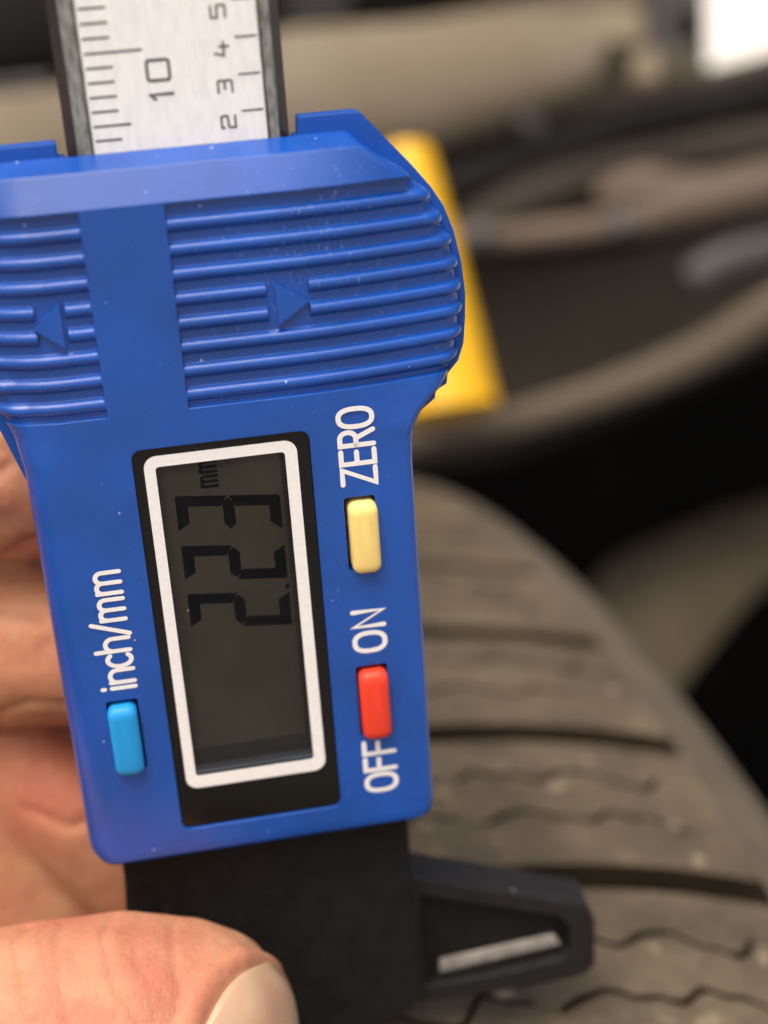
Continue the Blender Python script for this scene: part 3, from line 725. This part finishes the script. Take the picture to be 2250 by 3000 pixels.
M['dk'] = C_('dark_dirty_plastic', (.007, .0065, .0065, 1), (.012, .011, .010, 1), .7)
M['blk'] = C_('black_rubber', (.0005, .0005, .0006, 1), (.001, .001, .001, 1), .95, sp=.03)  # near-black colour standing in for the deep shade inside the arch
M['brn'] = C_('dusty_brown_metal', (.085, .069, .052, 1), (.11, .09, .068, 1))
M['dbrn'] = C_('dark_brown_liner', (.026, .021, .016, 1), (.040, .033, .025, 1))
M['pink'] = C_('rusty_dusty_arm', (.14, .108, .087, 1), (.08, .065, .053, 1))
M['gry'] = C_('grey_metal', (.10, .10, .105, 1), (.06, .06, .06, 1), .4)
M['cream'] = C_('cream_plastic', (.36, .31, .22, 1), (.30, .26, .19, 1))
M['flap'] = C_('mud_flap_dust', (.080, .066, .046, 1), (.115, .096, .067, 1))
M['mount'] = C_('grey_brown_mount', (.10, .095, .09, 1), (.05, .048, .046, 1), .5, ns=.6)
M['yel'] = mat('yellow_plastic', (.74, .42, .012, 1), .45, .4, nscale=.4, ncol=.05)

# black liner closing the wheel arch behind everything, with the opening at the top right
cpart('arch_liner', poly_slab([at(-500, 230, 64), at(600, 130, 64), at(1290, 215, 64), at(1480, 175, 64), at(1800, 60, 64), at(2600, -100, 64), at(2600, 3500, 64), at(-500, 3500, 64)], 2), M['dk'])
# dusty tan beam across the top
cpart('tan_crossbeam', tube_me([at(-250, 380, 55), at(250, 285, 55), at(700, 205, 55), at(1020, 150, 55), at(1230, 112, 55), at(1300, 95, 55)], [3.1, 3.1, 2.95, 2.2, 1.5, 1.0], 28, .45), M['tan'])
cpart('cross_panel', poly_slab([at(-300, 230, 57), at(560, 60, 57), at(700, -100, 57), at(1440, -160, 57), at(1440, 60, 57), at(1425, 160, 57), at(1200, 240, 57), at(700, 370, 57), at(-300, 480, 57)], 2), M['tan'])
cpart('dark_rail', tube_me([at(-200, -15, 46), at(100, -33, 46), at(350, -70, 46), at(620, -88, 46), at(1000, -108, 46), at(1500, -240, 46)], [3.2, 3.05, 2.6, 2.05, 1.8, 1.8], 32, .5), M['dk'])
cpart('rail_trim', tube_me([at(-100, 195, 44.5), at(60, 183, 44.5), at(110, 172, 44.5)], [.16, .2, .1]), M['gry'])  # grey bars standing in for the highlight along the rail's lower edge
cpart('rail_trim', tube_me([at(620, 24, 44.5), at(700, 12, 44.5), at(760, 2, 44.5)], [.14, .16, .1]), M['gry'])
# bracket and hoses at the top right
cpart('bracket', poly_slab([at(1315, 85, 52), at(1345, 80, 52), at(1355, 215, 52), at(1318, 220, 52)], 1.5, .15), M['dbrn'])
cpart('connector', poly_slab([at(1225, 20, 55), at(1370, 0, 55), at(1405, 40, 55), at(1400, 100, 55), at(1250, 105, 55)], 2, .4), M['cream'])
cpart('mount_plate', poly_slab([at(1405, -60, 54.8), at(1528, -80, 54.8), at(1532, 150, 54.8), at(1440, 215, 54.8), at(1405, 200, 54.8)], 1.2, .2), M['mount'])
cpart('connector', poly_slab([at(1365, 110, 54), at(1440, 95, 54), at(1445, 180, 54), at(1370, 185, 54)], 2, .4), M['cream'])
cpart('hose', tube_me([at(1425, -60, 51), at(1440, 40, 51), at(1430, 110, 51), at(1450, 200, 51)], [.17] * 4), M['gry'])
cpart('hose', tube_me([at(1500, -60, 50), at(1495, 40, 50), at(1505, 110, 50), at(1515, 200, 50)], [.22, .28, .2, .2]), M['gry'])
cpart('bolt_head', tube_me([at(1482, 35, 49), at(1492, 70, 48.6)], [.35, .35]), M['dk'])
cpart('bolt_head', tube_me([at(1470, 130, 50), at(1480, 150, 49.5)], [.42, .42]), M['cream'])
# ledge under the tan beam, with brown lip
cpart('ledge_lip', tube_me([at(700, 375, 50), at(1000, 290, 50), at(1200, 230, 50), at(1450, 195, 50), at(1800, 110, 50)], [.30, .38, .42, .42, .5]), M['brn'])
cpart('dark_bar', tube_me([at(850, 450, 49), at(1080, 365, 49), at(1350, 270, 49), at(1550, 225, 49), at(1850, 140, 49)], [.75, .65, .7, .8, .9], 20, .8), M['dk'])
cpart('clip', tube_me([at(1130, 262, 47.5), at(1165, 275, 47)], [.28, .22]), M['gry'])
# suspension arm
cpart('suspension_arm', tube_me([at(900, 530, 44), at(1120, 510, 44), at(1330, 485, 43), at(1500, 440, 42.5), at(1800, 375, 42)], [.35, .38, .45, .62, .75], 20, .8), M['pink'])
cpart('upper_arm', tube_me([at(1290, 425, 46), at(1390, 400, 46), at(1530, 400, 46), at(1800, 330, 46)], [.3, .55, .45, .4], 20, .8), M['pink'])
cpart('ball_joint', tube_me([at(1335, 470, 42), at(1350, 500, 41.8)], [.30, .24]), M['gry'])  # grey knob standing in for a highlight on the arm
cpart('ball_joint', tube_me([at(1030, 500, 43.5), at(1050, 520, 43.2)], [.36, .28]), M['gry'])
cpart('lower_link', tube_me([at(900, 560, 48), at(1150, 430, 48), at(1420, 345, 48), at(1800, 270, 48)], [.5, .8, .6, .5], 20, .8), M['dbrn'])
cpart('grey_cover', tube_me([at(1490, 610, 46), at(1560, 570, 46), at(1680, 540, 46)], [.45, .6, .6]), M['gry'])
cpart('brown_guard', poly_slab([at(980, 560, 52), at(1330, 545, 52), at(1800, 400, 52), at(1800, 640, 52), at(1400, 790, 52), at(1050, 900, 52)], 2), M['dbrn'])
# curved lip sweeping down to the left under the yellow sleeve
cpart('splash_lip', tube_me([at(650, 985, 38), at(900, 955, 38), at(1080, 915, 38), at(1300, 848, 38), at(1500, 768, 38), at(1659, 672, 38), at(1900, 520, 38)], [.33, .36, .42, .44, .47, .50, .5], 24, .7), M['brn'])
cpart('inner_void', poly_slab([at(700, 1030, 44), at(1060, 1000, 44), at(1300, 915, 44), at(1520, 820, 44), at(1900, 640, 44), at(1900, 1010, 44), at(1560, 1095, 44), at(1330, 1195, 44), at(1100, 1500, 44), at(700, 1500, 44)], 2), M['blk'])  # flat sheet painted near-black for the unlit space under the lip
cpart('mud_flap', poly_slab([at(1150, 1260, 46), at(1400, 1140, 46), at(1700, 1010, 46), at(1800, 1180, 46), at(1640, 1290, 46), at(1490, 1490, 46), at(1400, 1560, 46)], 1.5), M['flap'])
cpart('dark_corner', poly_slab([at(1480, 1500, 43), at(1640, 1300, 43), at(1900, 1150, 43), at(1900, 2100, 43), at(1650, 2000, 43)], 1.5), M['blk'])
# unseen inner fender roof, added above the frame to shade the parts behind
cpart('fender_roof', poly_slab([Vector((-110, 47, EYE + 27)), Vector((110, 47, EYE + 27)), Vector((110, 47, EYE + 30)), Vector((-110, 47, EYE + 30))], 26, .3), M['dk'])
# yellow strut sleeve
me = tube_me([at(874, 330, 36), at(900, 500, 35.6), at(930, 700, 35.2), at(962, 893, 35)], [.62, .86, 1.08, 1.26], 40)
bm = bmesh.new(); bm.from_mesh(me)
me2 = me
bm.free()
o = cpart('strut_sleeve', me, M['yel'], smooth=False, ang=50); o['label'] = 'bright yellow sleeve behind the caliper'

# white slab added as a stand-in for the blown-out sky through the arch
bw = empty('building', 'bright white wall glimpsed beyond the wheel arch, top right corner', 'building', loc=(230, 420, 0))
bm = bmesh.new(); bmesh.ops.create_cube(bm, size=1); bmesh.ops.scale(bm, vec=(420, 20, 420), verts=bm.verts); bmesh.ops.translate(bm, vec=(0, 0, 210), verts=bm.verts)
me = D.meshes.new('wall'); bm.to_mesh(me); bm.free(); link('wall', me, mat('white_render', (.86, .86, .84, 1), .8, .2, nscale=.02, ncol=.05, bump=.3, bscale=.5), bw)

# ------------------------------------------------------------------ ground
def gmat():
    m = mat('concrete', (.30, .29, .27, 1), .85, .3, nscale=.05, col2=(.22, .21, .20, 1), bump=.4, bscale=1.2); return m
me = D.meshes.new('ground'); me.from_pydata([(-20000, -20000, 0), (20000, -20000, 0), (20000, 20000, 0), (-20000, 20000, 0)], [], [(0, 1, 2, 3)])
g = link('ground', me, gmat()); g['kind'] = 'structure'
